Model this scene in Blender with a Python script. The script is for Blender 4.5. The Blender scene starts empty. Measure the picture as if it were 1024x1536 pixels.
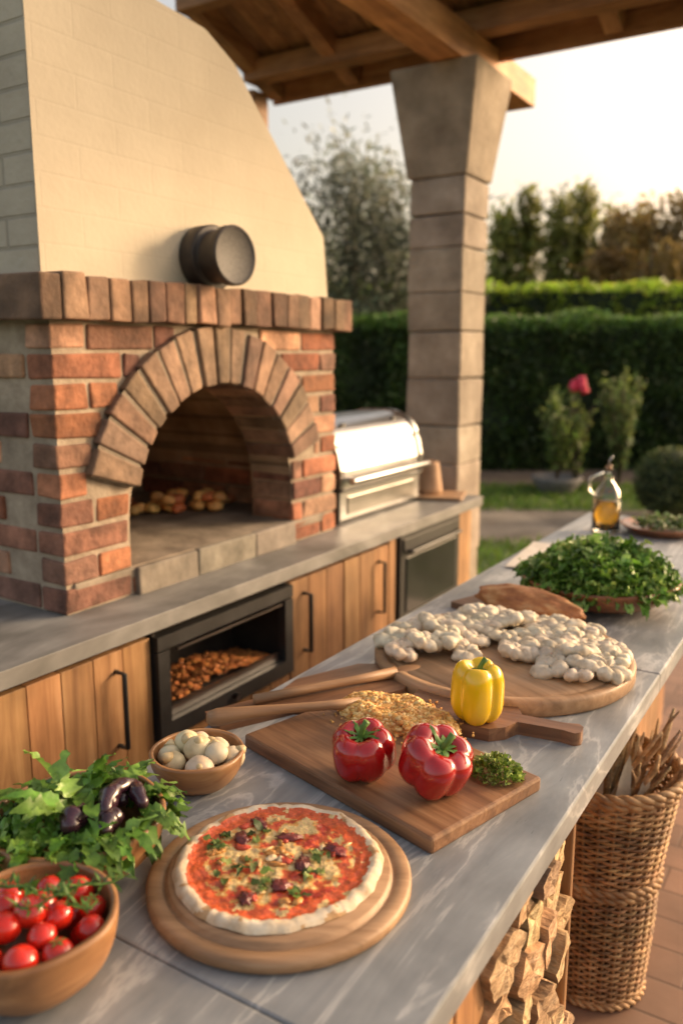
import bpy, math, random
import numpy as np
from mathutils import Vector, Matrix, noise
random.seed(7); rng=np.random.default_rng(7)
S=bpy.context.scene
R=random.uniform
pi=math.pi
# ---------------------------------------------------------------- materials
def mat(name, stops, scale=8, stretch=(1,1,1), rough=.6, bump=.2, bscale=40, bdist=.002, dist=0, coat=0,
        metal=0, trl=0, rot=(0,0,0), spec=.5, sss=0, detail=4, brick=None, rvar=.1, blot=None):
    m=bpy.data.materials.new(name); m.use_nodes=True
    nt=m.node_tree; N=nt.nodes; L=nt.links
    for n in list(N): N.remove(n)
    out=N.new('ShaderNodeOutputMaterial'); b=N.new('ShaderNodeBsdfPrincipled')
    tc=N.new('ShaderNodeTexCoord'); mp=N.new('ShaderNodeMapping')
    mp.inputs['Scale'].default_value=stretch; mp.inputs['Rotation'].default_value=rot
    L.new(tc.outputs['Object'],mp.inputs[0])
    nz=N.new('ShaderNodeTexNoise'); nz.inputs['Scale'].default_value=scale; nz.inputs['Detail'].default_value=detail
    nz.inputs['Roughness'].default_value=.6; nz.inputs['Distortion'].default_value=dist
    L.new(mp.outputs[0],nz.inputs['Vector'])
    cr=N.new('ShaderNodeValToRGB'); e=cr.color_ramp.elements
    while len(e)<len(stops): e.new(.5)
    for i,(p,c) in enumerate(stops):
        e[i].position=p; e[i].color=(c[0],c[1],c[2],1)
    L.new(nz.outputs['Fac'],cr.inputs[0])
    at=N.new('ShaderNodeAttribute'); at.attribute_name='Col'
    mx=N.new('ShaderNodeMix'); mx.data_type='RGBA'; mx.blend_type='MULTIPLY'; mx.inputs[0].default_value=1
    L.new(cr.outputs[0],mx.inputs[6]); L.new(at.outputs['Color'],mx.inputs[7])
    col=mx.outputs[2]
    if blot:
        n3=N.new('ShaderNodeTexNoise'); n3.inputs['Scale'].default_value=blot[0]; n3.inputs['Detail'].default_value=3
        L.new(tc.outputs['Object'],n3.inputs['Vector'])
        c3=N.new('ShaderNodeValToRGB'); c3.color_ramp.elements[0].position=.35; c3.color_ramp.elements[1].position=.68
        c3.color_ramp.elements[0].color=g(blot[1])+(1,); c3.color_ramp.elements[1].color=g(blot[2])+(1,)
        L.new(n3.outputs['Fac'],c3.inputs[0])
        m3=N.new('ShaderNodeMix'); m3.data_type='RGBA'; m3.blend_type='MULTIPLY'; m3.inputs[0].default_value=1
        L.new(col,m3.inputs[6]); L.new(c3.outputs[0],m3.inputs[7]); col=m3.outputs[2]
    n2=N.new('ShaderNodeTexNoise'); n2.inputs['Scale'].default_value=bscale; n2.inputs['Detail'].default_value=4
    L.new(mp.outputs[0],n2.inputs['Vector'])
    h=n2.outputs['Fac']
    if brick:
        bt=N.new('ShaderNodeTexBrick'); bt.inputs['Scale'].default_value=1
        bt.inputs['Brick Width'].default_value=brick[0]; bt.inputs['Row Height'].default_value=brick[1]
        bt.inputs['Mortar Size'].default_value=brick[2]; bt.inputs['Mortar Smooth'].default_value=.4
        bt.inputs['Color1'].default_value=(1,1,1,1); bt.inputs['Color2'].default_value=(brick[5],)*3+(1,)
        bt.inputs['Mortar'].default_value=(brick[3],)*3+(1,)
        sp=N.new('ShaderNodeSeparateXYZ'); cb=N.new('ShaderNodeCombineXYZ')
        L.new(tc.outputs['Object'],sp.inputs[0])
        ax=brick[4]
        L.new(sp.outputs[ax[0]],cb.inputs[0]); L.new(sp.outputs[ax[1]],cb.inputs[1])
        L.new(cb.outputs[0],bt.inputs['Vector'])
        m2=N.new('ShaderNodeMix'); m2.data_type='RGBA'; m2.blend_type='MULTIPLY'; m2.inputs[0].default_value=1
        L.new(col,m2.inputs[6]); L.new(bt.outputs['Color'],m2.inputs[7]); col=m2.outputs[2]
        ma=N.new('ShaderNodeMath'); ma.operation='MULTIPLY_ADD'; ma.inputs[1].default_value=-(brick[6] if len(brick)>6 else 1.5)
        L.new(bt.outputs['Fac'],ma.inputs[0]); L.new(h,ma.inputs[2]); h=ma.outputs[0]
    bp=N.new('ShaderNodeBump'); bp.inputs['Strength'].default_value=bump; bp.inputs['Distance'].default_value=bdist
    L.new(h,bp.inputs['Height']); L.new(bp.outputs[0],b.inputs['Normal'])
    L.new(col,b.inputs['Base Color'])
    mr=N.new('ShaderNodeMapRange'); mr.inputs['To Min'].default_value=max(0.02,rough-rvar); mr.inputs['To Max'].default_value=min(1,rough+rvar)
    L.new(n2.outputs['Fac'],mr.inputs[0]); L.new(mr.outputs[0],b.inputs['Roughness'])
    b.inputs['Metallic'].default_value=metal; b.inputs['Coat Weight'].default_value=coat; b.inputs['Coat Roughness'].default_value=.08
    b.inputs['Specular IOR Level'].default_value=spec
    if trl:
        tr=N.new('ShaderNodeBsdfTranslucent'); L.new(col,tr.inputs[0])
        ms=N.new('ShaderNodeMixShader'); ms.inputs[0].default_value=trl
        L.new(b.outputs[0],ms.inputs[1]); L.new(tr.outputs[0],ms.inputs[2]); L.new(ms.outputs[0],out.inputs[0])
    else: L.new(b.outputs[0],out.inputs[0])
    return m
def g(v): return (v,v,v)
def glassmat(name,col,rough=0.02):
    m=bpy.data.materials.new(name); m.use_nodes=True; b=m.node_tree.nodes['Principled BSDF']
    b.inputs['Base Color'].default_value=col+(1,); b.inputs['Transmission Weight'].default_value=1; b.inputs['Roughness'].default_value=rough
    b.inputs['IOR'].default_value=1.45
    return m
TINT=[(.3,g(.75)),(.7,g(1.15))]
M_brick=mat('brick_clay',[(.3,g(.55)),(.5,g(1)),(.72,g(1.5))],scale=16,rough=.88,bump=.8,bscale=60,bdist=.006,blot=(6,.62,1.22))
M_mortar=mat('mortar',[(.3,(.29,.23,.17)),(.7,(.45,.37,.28))],scale=20,rough=.95,bump=.7,bscale=90,bdist=.005,blot=(4,.75,1.1))
M_vouss=mat('arch_stone',[(.3,g(.55)),(.5,g(.95)),(.72,g(1.5))],scale=11,rough=.85,bump=.8,bscale=45,bdist=.006,blot=(7,.65,1.22))
M_hearth=mat('hearth_stone',[(.3,(.12,.10,.08)),(.7,(.29,.25,.21))],scale=9,rough=.75,bump=.6,bscale=40,bdist=.005,blot=(5,.7,1.15))
M_inner=mat('oven_lining',[(.3,(.30,.20,.12)),(.7,(.58,.43,.28))],scale=6,rough=.9,bump=.6,bscale=50,bdist=.006,brick=(.22,.075,.008,.5,(1,2),.75),blot=(3,.6,1.15))
M_plaster=mat('plaster',[(.3,(.52,.45,.34)),(.7,(.60,.53,.41))],scale=3,rough=.85,bump=.35,bscale=60,bdist=.003,brick=(.26,.085,.004,.98,(1,2),.988,.4),blot=(2,.92,1.03))
M_paintbrick=mat('painted_brick',[(.3,(.46,.40,.32)),(.7,(.58,.52,.42))],scale=4,rough=.85,bump=.6,bscale=50,bdist=.006,brick=(.24,.075,.006,.75,(0,2),.95),blot=(3,.88,1.05))
M_slate=mat('counter_stone_dark',[(.3,(.12,.12,.11)),(.5,(.19,.187,.178)),(.72,(.29,.285,.27))],scale=3,stretch=(1.6,.6,1),dist=1.2,rough=.5,bump=.25,bscale=60,bdist=.001,blot=(8,.78,1.12))
M_marble=mat('counter_marble',[(.22,(.14,.155,.17)),(.40,(.225,.24,.252)),(.47,(.265,.278,.288)),(.496,(.42,.425,.425)),(.522,(.265,.275,.285)),(.62,(.21,.225,.24)),(.69,(.37,.375,.378)),(.8,(.28,.29,.30))],scale=2.6,stretch=(2.8,.45,1),rot=(0,0,.25),dist=1.5,rough=.35,bump=.2,bscale=60,bdist=.0012,detail=9,rvar=.16,blot=(11,.82,1.12))
def wood(name,c1,c2,c3,axis='z',scale=2.2,rough=.55,k=11,bump=.3,coat=0,st=None):
    s={'x':(1,k,k),'y':(k,1,k),'z':(k,k,1)}[axis]
    return mat(name,[(.28,c1),(.5,c2),(.72,c3)],scale=scale,stretch=s,dist=.8,rough=rough,bump=bump,bscale=9,bdist=.002,coat=coat,detail=7,blot=(7,.8,1.12))
M_cab=wood('oak_cabinet',(.21,.10,.042),(.35,.185,.078),(.47,.275,.13),'z')
M_pan=wood('island_panel',(.23,.105,.042),(.37,.185,.078),(.48,.27,.125),'z')
M_beamY=wood('beam_timber',(.24,.10,.036),(.41,.20,.075),(.55,.29,.12),'y',rough=.65)
M_beamX=wood('beam_timber_x',(.20,.085,.03),(.35,.165,.06),(.47,.24,.1),'x',rough=.65)
M_ceil=wood('ceiling_boards',(.13,.06,.027),(.24,.115,.047),(.34,.175,.075),'y',rough=.7)
M_board=wood('walnut_board',(.11,.05,.024),(.215,.105,.05),(.33,.18,.09),'x',scale=3,rough=.45,k=14)
M_board2=wood('dark_board',(.09,.04,.02),(.17,.08,.04),(.27,.14,.07),'x',scale=3,rough=.45,k=14)
M_round=wood('round_board_wood',(.22,.125,.06),(.36,.21,.11),(.47,.295,.165),'x',scale=3,rough=.5,k=12)
M_spoon=wood('spoon_wood',(.20,.10,.048),(.33,.185,.09),(.45,.265,.145),'x',scale=3,rough=.5)
M_bowl=wood('bowl_wood',(.17,.075,.028),(.32,.155,.062),(.45,.25,.11),'x',scale=4,rough=.42,k=7,coat=.1)
M_bowl2=wood('bowl_wood_red',(.14,.045,.018),(.28,.10,.038),(.40,.17,.065),'x',scale=4,rough=.35,k=7,coat=.2)
M_stone=mat('pillar_stone',[(.3,(.22,.18,.14)),(.5,(.32,.27,.215)),(.72,(.43,.37,.305))],scale=5,rough=.9,bump=.8,bscale=35,bdist=.007,blot=(3,.75,1.12))
M_leaf=mat('leaf',[(.3,g(.7)),(.7,g(1.25))],scale=3,rough=.55,bump=0,trl=.4,detail=2)
M_salad=mat('salad_leaf',[(.3,g(.6)),(.7,g(1.35))],scale=40,rough=.40,bump=.6,bscale=120,bdist=.0015,trl=.25)
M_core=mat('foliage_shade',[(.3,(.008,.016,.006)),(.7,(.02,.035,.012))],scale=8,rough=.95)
M_bark=mat('bark',[(.3,(.06,.045,.03)),(.7,(.17,.13,.09))],scale=12,stretch=(3,3,1),rough=.95,bump=.8,bscale=30,bdist=.01)
M_steel=mat('brushed_steel',[(.3,g(.36)),(.7,g(.50))],scale=3,stretch=(1,1,60),rough=.30,metal=1,bump=.05,bscale=12,rvar=.06,blot=(4,.85,1.08))
M_black=mat('black_iron',[(.3,g(.012)),(.7,g(.03))],scale=10,rough=.45,bump=.15,bscale=90)
M_dark=mat('dark_cavity',[(.3,(.02,.015,.012)),(.7,(.05,.04,.03))],scale=6,rough=.9)
M_glass=mat('oven_glass',[(.3,(.02,.02,.02)),(.7,(.04,.04,.04))],scale=3,rough=.12,bump=0,rvar=.03)
M_col=mat('food_tint',TINT,scale=60,rough=.55,bump=.4,bscale=150,bdist=.0015)
M_loaf=mat('crusty_bread',[(.3,(.26,.09,.035)),(.5,(.44,.18,.065)),(.7,(.62,.36,.16))],scale=18,stretch=(1,2.5,2.5),rough=.6,bump=.8,bscale=40,bdist=.004)
M_red=mat('pepper_skin_red',[(.3,(.28,.003,.005)),(.7,(.48,.009,.010))],scale=14,rough=.20,bump=.15,bscale=30,bdist=.001,coat=.8,rvar=.06)
M_yel=mat('pepper_skin_yellow',[(.3,(.80,.46,.002)),(.7,(.92,.60,.006))],scale=12,rough=.24,bump=.15,bscale=30,bdist=.001,coat=.6,rvar=.06)
M_tom=mat('tomato_skin',[(.3,(.42,.010,.006)),(.7,(.62,.03,.012))],scale=25,rough=.16,bump=.05,coat=.5,rvar=.05)
M_green=mat('stem_green',[(.3,(.05,.12,.015)),(.7,(.13,.25,.04))],scale=60,rough=.5,bump=.3,bscale=150)
M_egg=mat('aubergine_skin',[(.3,(.018,.006,.012)),(.7,(.055,.02,.03))],scale=20,rough=.25,bump=.1,coat=.4)
M_mush=mat('dough',[(.28,(.48,.38,.26)),(.5,(.68,.59,.46)),(.75,(.78,.72,.60))],scale=45,rough=.6,bump=.7,bscale=110,bdist=.002,blot=(30,.84,1.06))
M_garl=mat('garlic_skin',[(.28,(.52,.42,.27)),(.5,(.68,.59,.43)),(.75,(.76,.69,.54))],scale=20,rough=.45,bump=.2,bscale=60,bdist=.001)
M_crust=mat('pizza_crust',[(.26,(.46,.29,.14)),(.42,(.66,.51,.34)),(.75,(.78,.69,.54))],scale=50,rough=.75,bump=.6,bscale=110,bdist=.002,blot=(22,.78,1.08))
M_sauce=mat('pizza_topping',[(.25,g(.65)),(.5,g(1)),(.75,g(1.35))],scale=120,rough=.3,bump=.9,bscale=140,bdist=.003,coat=.2)
M_wick=mat('wicker',[(.3,(.17,.085,.036)),(.5,(.34,.19,.085)),(.75,(.52,.33,.16))],scale=25,rough=.6,bump=.4,bscale=120,blot=(6,.7,1.15))
M_logend=mat('log_end',[(.3,(.31,.19,.095)),(.5,(.48,.32,.175)),(.72,(.62,.45,.28))],scale=22,stretch=(1,1,3),rough=.9,bump=1,bscale=50,bdist=.006,blot=(25,.65,1.15))
M_logside=mat('log_side',[(.3,(.14,.085,.05)),(.7,(.37,.24,.14))],scale=12,stretch=(1,5,5),rough=.95,bump=1,bscale=20,bdist=.006)
M_floor=mat('terrace_tile',[(.3,(.20,.115,.075)),(.7,(.33,.20,.14))],scale=2.5,rough=.6,bump=.3,bscale=30,brick=(.26,.13,.006,.55,(0,1),.75),blot=(3,.75,1.12))
M_ground=mat('lawn',[(.3,(.035,.07,.012)),(.7,(.085,.14,.025))],scale=1.2,rough=.95,bump=.8,bscale=30,bdist=.02)
M_path=mat('garden_path',[(.3,(.13,.105,.08)),(.7,(.25,.215,.17))],scale=2.5,rough=.95,bump=.8,bscale=20,bdist=.02,blot=(1.5,.75,1.15))
M_soil=mat('soil',[(.3,(.07,.05,.035)),(.7,(.15,.11,.08))],scale=3,rough=.95,bump=1,bscale=15,bdist=.03)
M_hill=mat('hill_grass',[(.3,(.07,.08,.035)),(.7,(.12,.13,.06))],scale=.05,rough=1)
M_pot=mat('stone_pot',[(.3,(.10,.10,.10)),(.7,(.2,.195,.19))],scale=12,rough=.8,bump=.4)
M_terra=mat('terracotta',[(.3,(.38,.22,.13)),(.7,(.52,.34,.21))],scale=12,rough=.8,bump=.3)
M_cloth=mat('linen',[(.3,(.55,.51,.45)),(.7,(.70,.66,.60))],scale=20,rough=.9,bump=.4,bscale=200)
M_glassb=glassmat('clear_glass',(.93,.96,.93)); M_oil=glassmat('olive_oil',(.85,.42,.03),.05)
# ---------------------------------------------------------------- mesh builder
class MB:
    def __init__(s): s.v=[];s.f=[];s.m=[];s.c=[];s.s=[]
    def add(s,vs,fs,mi=0,col=(1,1,1),smooth=False,cols=None):
        o=len(s.v); s.v.extend([tuple(v) for v in vs])
        for i,f in enumerate(fs):
            s.f.append([k+o for k in f]); s.m.append(mi); s.s.append(smooth); s.c.append(cols[i] if cols else col)
    def box(s,c,d,mi=0,col=(1,1,1),rz=0,jit=0,M=None):
        vs=[]
        for x in(-.5,.5):
            for y in(-.5,.5):
                for z in(-.5,.5): vs.append(Vector((x*d[0]+R(-jit,jit),y*d[1]+R(-jit,jit),z*d[2]+R(-jit,jit))))
        m=M if M else Matrix.Rotation(rz,3,'Z'); vs=[m@v+Vector(c) for v in vs]
        s.add(vs,[(0,1,3,2),(4,6,7,5),(0,4,5,1),(2,3,7,6),(0,2,6,4),(1,5,7,3)],mi,col)
    def prism(s,poly,p0,p1,fn,mi=0,col=(1,1,1),mi_cap=None):
        n=len(poly); vs=[fn(a,b,p0) for a,b in poly]+[fn(a,b,p1) for a,b in poly]
        s.add(vs,[(i,(i+1)%n,n+(i+1)%n,n+i) for i in range(n)],mi,col)
        s.add(vs,[tuple(range(n))[::-1],tuple(range(n,2*n))],mi if mi_cap is None else mi_cap,col)
    def lathe(s,c,prof,seg=48,mi=0,col=(1,1,1),fn=None,M=None,wob=0):
        vs=[];fs=[]
        for j,(r,z) in enumerate(prof):
            for i in range(seg):
                a=2*pi*i/seg; rr=r*(1+wob*noise.noise(Vector((math.cos(a)*1.5,math.sin(a)*1.5,z*5+c[0]*9))))
                p=Vector((rr*math.cos(a),rr*math.sin(a),z))
                if fn: p=fn(p,a,j)
                if M: p=M@p
                vs.append(p+Vector(c))
        for j in range(len(prof)-1):
            for i in range(seg):
                k=(i+1)%seg; fs.append((j*seg+i,j*seg+k,(j+1)*seg+k,(j+1)*seg+i))
        s.add(vs,fs,mi,col,True)
    def tube(s,pts,rad,sides=8,mi=0,col=(1,1,1),caps=True,smooth=True):
        pts=[Vector(p) for p in pts]; n=len(pts)
        if not hasattr(rad,'__len__'): rad=[rad]*n
        vs=[];fs=[]; ref=None
        for i,p in enumerate(pts):
            t=(pts[min(i+1,n-1)]-pts[max(i-1,0)]).normalized()
            if ref is None: ref=Vector((0,0,1)) if abs(t.z)<.9 else Vector((1,0,0))
            a=t.cross(ref).normalized(); b=a.cross(t).normalized(); ref=b
            for k in range(sides):
                an=2*pi*k/sides; vs.append(p+(a*math.cos(an)+b*math.sin(an))*rad[i])
        for i in range(n-1):
            for k in range(sides):
                q=(k+1)%sides; fs.append((i*sides+k,i*sides+q,(i+1)*sides+q,(i+1)*sides+k))
        if caps: fs.append(tuple(range(sides))[::-1]); fs.append(tuple(range((n-1)*sides,n*sides)))
        s.add(vs,fs,mi,col,smooth)
    def blob(s,c,r,mi=0,col=(1,1,1),seg=14,rings=9,amp=.1,fr=1.5,M=None,sd=None):
        if not hasattr(r,'__len__'): r=(r,r,r)
        sd=R(0,100) if sd is None else sd
        vs=[];fs=[]
        for j in range(rings+1):
            ph=pi*j/rings
            for i in range(seg):
                a=2*pi*i/seg; d=Vector((math.sin(ph)*math.cos(a),math.sin(ph)*math.sin(a),math.cos(ph)))
                k=1+amp*noise.noise(d*fr+Vector((sd,sd*.7,0)))*2
                p=Vector((d.x*r[0]*k,d.y*r[1]*k,d.z*r[2]*k))
                if M: p=M@p
                vs.append(p+Vector(c))
        for j in range(rings):
            for i in range(seg):
                q=(i+1)%seg; fs.append((j*seg+i,(j+1)*seg+i,(j+1)*seg+q,j*seg+q))
        s.add(vs,fs,mi,col,True)
    def leaf(s,p,d,n,L,W,mi=0,col=(1,1,1),curl=.4,fold=.3,ruf=.15,lob=0,seg=6):
        p=Vector(p);d=Vector(d).normalized();n=Vector(n); n=(n-d*n.dot(d)); n=n.normalized() if n.length>1e-4 else d.orthogonal().normalized()
        sd=d.cross(n);vs=[];fs=[]
        for i in range(seg+1):
            t=i/seg; w=W*max(.06,math.sin(pi*min(1,t**.75))**.8)
            if lob: w*=.38+.62*abs(math.sin(t*pi*lob))
            q=p+d*(L*t*(1-.25*curl*t))-n*(curl*L*t*t*.6)
            vs+= [q-sd*w*R(.85,1.1)+n*(fold*w+R(-ruf,ruf)*W),q,q+sd*w*R(.85,1.1)+n*(fold*w+R(-ruf,ruf)*W)]
        for i in range(seg):
            a=i*3; fs+=[(a,a+1,a+4,a+3),(a+1,a+2,a+5,a+4)]
        s.add(vs,fs,mi,col,True)
    def mass(s,C,size,asp,cols,mi=0,up=0):
        C=np.asarray(C);n=len(C)
        d=rng.normal(size=(n,3)); d[:,2]+=up; d/=np.linalg.norm(d,axis=1)[:,None]
        e=rng.normal(size=(n,3)); e-=d*(e*d).sum(1)[:,None]; e/=np.linalg.norm(e,axis=1)[:,None]
        sz=(size*rng.uniform(.6,1.3,n))[:,None]
        V=np.stack([C-d*sz*.5,C+e*sz*asp*.5,C+d*sz*.5,C-e*sz*asp*.5],1).reshape(-1,3)
        o=len(s.v); s.v.extend(map(tuple,V.tolist()))
        s.f.extend([[o+4*i,o+4*i+1,o+4*i+2,o+4*i+3] for i in range(n)])
        s.m.extend([mi]*n); s.s.extend([False]*n); s.c.extend([tuple(c) for c in np.asarray(cols).tolist()])
    def build(s,name,mats,loc=None,rz=0,bevel=0,bseg=2,sub=0,recenter=True):
        me=bpy.data.meshes.new(name)
        v=np.array(s.v,dtype=float)
        if loc is None:
            mn=v.min(0);mx=v.max(0); o=np.array([(mn[0]+mx[0])/2,(mn[1]+mx[1])/2,mn[2]]); v=v-o; loc=tuple(o)
        me.from_pydata(v.tolist(),[],s.f)
        for m in mats: me.materials.append(m)
        me.polygons.foreach_set('material_index',s.m); me.polygons.foreach_set('use_smooth',s.s)
        at=me.color_attributes.new('Col','FLOAT_COLOR','CORNER')
        lt=np.array([len(f) for f in s.f]); c=np.ones((len(s.f),4)); c[:,:3]=np.array(s.c)
        at.data.foreach_set('color',np.repeat(c,lt,axis=0).ravel())
        me.update()
        ob=bpy.data.objects.new(name,me); S.collection.objects.link(ob); ob.location=loc; ob.rotation_euler[2]=rz
        if bevel:
            b=ob.modifiers.new('b','BEVEL'); b.width=bevel; b.segments=bseg; b.limit_method='ANGLE'; b.angle_limit=math.radians(40)
        if sub:
            b=ob.modifiers.new('s','SUBSURF'); b.levels=sub; b.render_levels=sub
        return ob
def var(c,a=.15,h=.05):
    k=R(1-a,1+a); return (c[0]*k*R(1-h,1+h),c[1]*k*R(1-h,1+h),c[2]*k*R(1-h,1+h))
# ---------------------------------------------------------------- ground
gb=MB(); gb.add([(-400,-200,0),(400,-200,0),(400,600,0),(-400,600,0)],[(0,1,2,3)]); gb.build('ground',[M_ground])
H=Vector((-.531,.8474,0)); RT=Vector((.8474,.531,0))
def hr(f,r,z=0): p=H*f+RT*r; return Vector((p.x,p.y,z))
fl=MB(); fl.add([(-4.5,-3,.02),(4,-3,.02),(4,4.7,.02),(-4.5,4.7,.02)],[(0,1,2,3)])
fl.add([(-4.5,4.7,.02),(4,4.7,.02),(4,4.7,-.1),(-4.5,4.7,-.1)],[(0,1,2,3)]); fl.build('terrace_floor',[M_floor])
pb=MB()
vs=[];n=24
for i in range(n+1):
    r=-8+20*i/n; vs.append(hr(6.9+.35*noise.noise(Vector((r*.6,0,0))),r,.004)); vs.append(hr(8.5+.5*noise.noise(Vector((r*.5,5,0))),r,.004))
pb.add(vs,[(2*i,2*i+2,2*i+3,2*i+1) for i in range(n)]); pb.build('garden_path',[M_path])
sb=MB(); vs=[]
for i in range(n+1):
    r=-9+22*i/n; vs.append(hr(10.0+.4*noise.noise(Vector((r*.6,9,0))),r,.008)); vs.append(hr(13,r,.008))
sb.add(vs,[(2*i,2*i+2,2*i+3,2*i+1) for i in range(n)]); sb.build('planting_bed_soil',[M_soil])
gm=MB(); C=[];cl=[]
while len(C)<14000:
    f=R(4.8,10.1); r=R(-.5,5)
    if 7.0<f<8.4: continue
    p=hr(f,r); 
    if p.y<4.75: continue
    C.append((p.x,p.y,R(.01,.05))); cl.append(var((.11,.19,.028),.4,.15))
gm.mass(C,.10,.14,cl,up=2.5); gm.build('grass',[M_leaf])
# hedge
def hedge(name,f0,r0,r1,h,th,nl,col,slope=0,ls=.085,toplit=.5):
    mb=MB()
    a=hr(f0,r0); b=hr(f0+slope,r1); d=(b-a).normalized(); nn=Vector((d.y,-d.x,0)); 
    L=(b-a).length; mid=(a+b)/2
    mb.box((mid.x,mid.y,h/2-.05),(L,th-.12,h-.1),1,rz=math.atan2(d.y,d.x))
    C=[];cl=[]
    for i in range(nl):
        t=R(0,L); 
        if R(0,1)<.78:
            z=R(0,h); dp=th/2*R(.8,1.05)
            dp+=.12*noise.noise(Vector((t*1.1,z*1.4,3)))
        else:
            z=h+R(-.07,.08)+.13*noise.noise(Vector((t*1.3,0,7))); dp=R(-th/2,th/2)
        p=a+d*t+nn*dp; C.append((p.x,p.y,z))
        k=.5+1.0*(noise.noise(Vector((t*2.2,z*2.6,1)))+.45)+ (toplit if z>h-.16 else 0)  # top leaves get a brighter colour, painting in the backlight
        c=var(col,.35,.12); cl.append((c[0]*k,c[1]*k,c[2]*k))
    mb.mass(C,ls,.55,cl,0)
    return mb.build(name,[M_leaf,M_core])
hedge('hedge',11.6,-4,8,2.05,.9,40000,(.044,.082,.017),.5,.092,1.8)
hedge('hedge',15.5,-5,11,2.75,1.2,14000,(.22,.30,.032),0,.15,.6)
# trees
def tree(name,base,h,cr,ch,nc,nl,ls,asp,col,up=0,trunk=.12,cone=False,spr=.22,limbs=9,zc=None):
    mb=MB(); base=Vector(base); C=[];cl=[]
    zc=h-ch/2 if zc is None else zc
    top=base+Vector((R(-.1,.1),R(-.1,.1),h*.9))
    mb.tube([base,base+Vector((.05,.03,h*.3)),base+Vector((-.04,.05,h*.6)),top],[trunk,trunk*.75,trunk*.5,trunk*.12],8,1)
    for i in range(nc):
        while True:
            v=Vector((R(-1,1),R(-1,1),R(-1,1)))
            if .25<v.length<1: break
        if cone: 
            t=R(0,1)**1.2; rad=cr*(1-t)**.8; a=R(0,2*pi); q=base+Vector((math.cos(a)*rad*R(.3,1),math.sin(a)*rad*R(.3,1),h*.08+t*h*.92))
        else: q=base+Vector((v.x*cr,v.y*cr,zc+v.z*ch/2))
        if i<limbs: mb.tube([base+Vector((0,0,h*R(.25,.5))),(base+q)/2+Vector((0,0,h*.25)),q],[trunk*.4,trunk*.22,trunk*.06],6,1)
        k=R(.45,1.45); s_=spr*cr*R(.6,1.2)
        n_=nl//nc
        X=rng.normal(size=(n_,3))*s_; X[:,2]*=(.9 if not up else 1.3)
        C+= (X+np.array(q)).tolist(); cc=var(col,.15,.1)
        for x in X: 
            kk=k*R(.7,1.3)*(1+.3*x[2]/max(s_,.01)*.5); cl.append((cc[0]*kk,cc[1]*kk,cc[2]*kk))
    mb.mass(C,ls,asp,cl,0,up)
    return mb.build(name,[M_leaf,M_bark])
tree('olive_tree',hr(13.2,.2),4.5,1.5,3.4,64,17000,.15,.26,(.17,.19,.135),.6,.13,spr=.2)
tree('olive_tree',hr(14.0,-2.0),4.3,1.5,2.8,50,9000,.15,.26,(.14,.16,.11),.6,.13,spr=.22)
for i,(r,h_) in enumerate([(5.5,6.0),(6.3,6.8),(7.2,6.4),(8.1,7.1),(8.9,6.4),(9.8,5.6)]):
    tree('cypress_tree',hr(29+R(-1,1),r),h_,.95,h_,46,3200,.32,.4,(.22,.23,.06),1.2,.12,cone=True,spr=.26,limbs=4)
tree('broadleaf_tree',hr(24,8.6),6.0,1.6,4.0,34,4500,.24,.45,(.34,.235,.08),0,.14,spr=.18)
tree('broadleaf_tree',hr(25,11.0),6.4,1.8,4.4,34,4500,.24,.45,(.32,.235,.08),0,.14,spr=.18)
dm=MB(); C=[];cl=[]
for i in range(80):
    r=R(-26,40); f=R(36,48); hh=R(2.2,4.6); rr=R(1.5,3)
    n_=130; X=rng.normal(size=(n_,3))*np.array([rr*.5,rr*.5,hh*.25])+np.array(hr(f,r,hh*.55)); C+=X.tolist(); k=R(.6,1.3)
    cl+=[tuple(c*k*R(.7,1.3) for c in (.27,.26,.08)) for _ in range(n_)]
dm.mass(C,.7,.7,cl); dm.build('distant_trees',[M_leaf])
hb=MB(); vs=[]; n=60
for i in range(n+1):
    a=-1.3+2.6*i/n
    for f,z in((90,-1),(140,3+2.5*noise.noise(Vector((a*3,0,0)))),(200,6+3*noise.noise(Vector((a*2.4,4,0))))):
        vs.append(H*f*math.cos(a)+RT*f*math.sin(a)+Vector((0,0,z)))
hb.add(vs,[(3*i+j,3*i+3+j,3*i+4+j,3*i+1+j) for i in range(n) for j in(0,1)],smooth=True); hb.build('hills',[M_hill])
def bushy(name,base,h,w,nl,col,pot=False,flower=False,ls=.09):
    mb=MB(); base=Vector(base); z0=0
    if pot:
        mb.lathe(base,[(.01,0),(.16,0),(.2,.03),(.27,.14),(.29,.2),(.26,.2),(.24,.15),(.01,.15)],32,2); z0=.15
    C=[];cl=[]
    for j in range(16):
        a=R(0,2*pi); rr=w*R(.1,1); zt=h*R(.55,1)
        tip=base+Vector((math.cos(a)*rr,math.sin(a)*rr,zt)); mid=base+Vector((math.cos(a)*rr*.35,math.sin(a)*rr*.35,z0+(zt-z0)*.5))
        if flower and j==0: tip=base+Vector((-.02,0,h))
        mb.tube([base+Vector((0,0,z0)),mid,tip],[.012,.009,.004],5,1)
        for k in range(nl//16):
            t=R(.3,1.03); q=(mid.lerp(tip,(t-.5)*2) if t>.5 else (base+Vector((0,0,z0))).lerp(mid,t*2))
            C.append(tuple(q+Vector((R(-1,1),R(-1,1),R(-1,1)))*w*.22)); cl.append(var(col,.45,.15))
        if flower and j==0:
            for q in range(12): mb.blob(tip+Vector((R(-.07,.07),R(-.07,.07),R(-.03,.08))),.045,3,amp=.3)
    mb.mass(C,ls,.4,cl,0)
    return mb.build(name,[M_leaf,M_bark,M_pot,mat(name+'_petal',[(.3,(.6,.02,.06)),(.7,(.8,.07,.13))],rough=.6)])
bushy('potted_plant',(-2.97,9.43,0),1.2,.30,1200,(.16,.23,.055),True,False)
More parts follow.
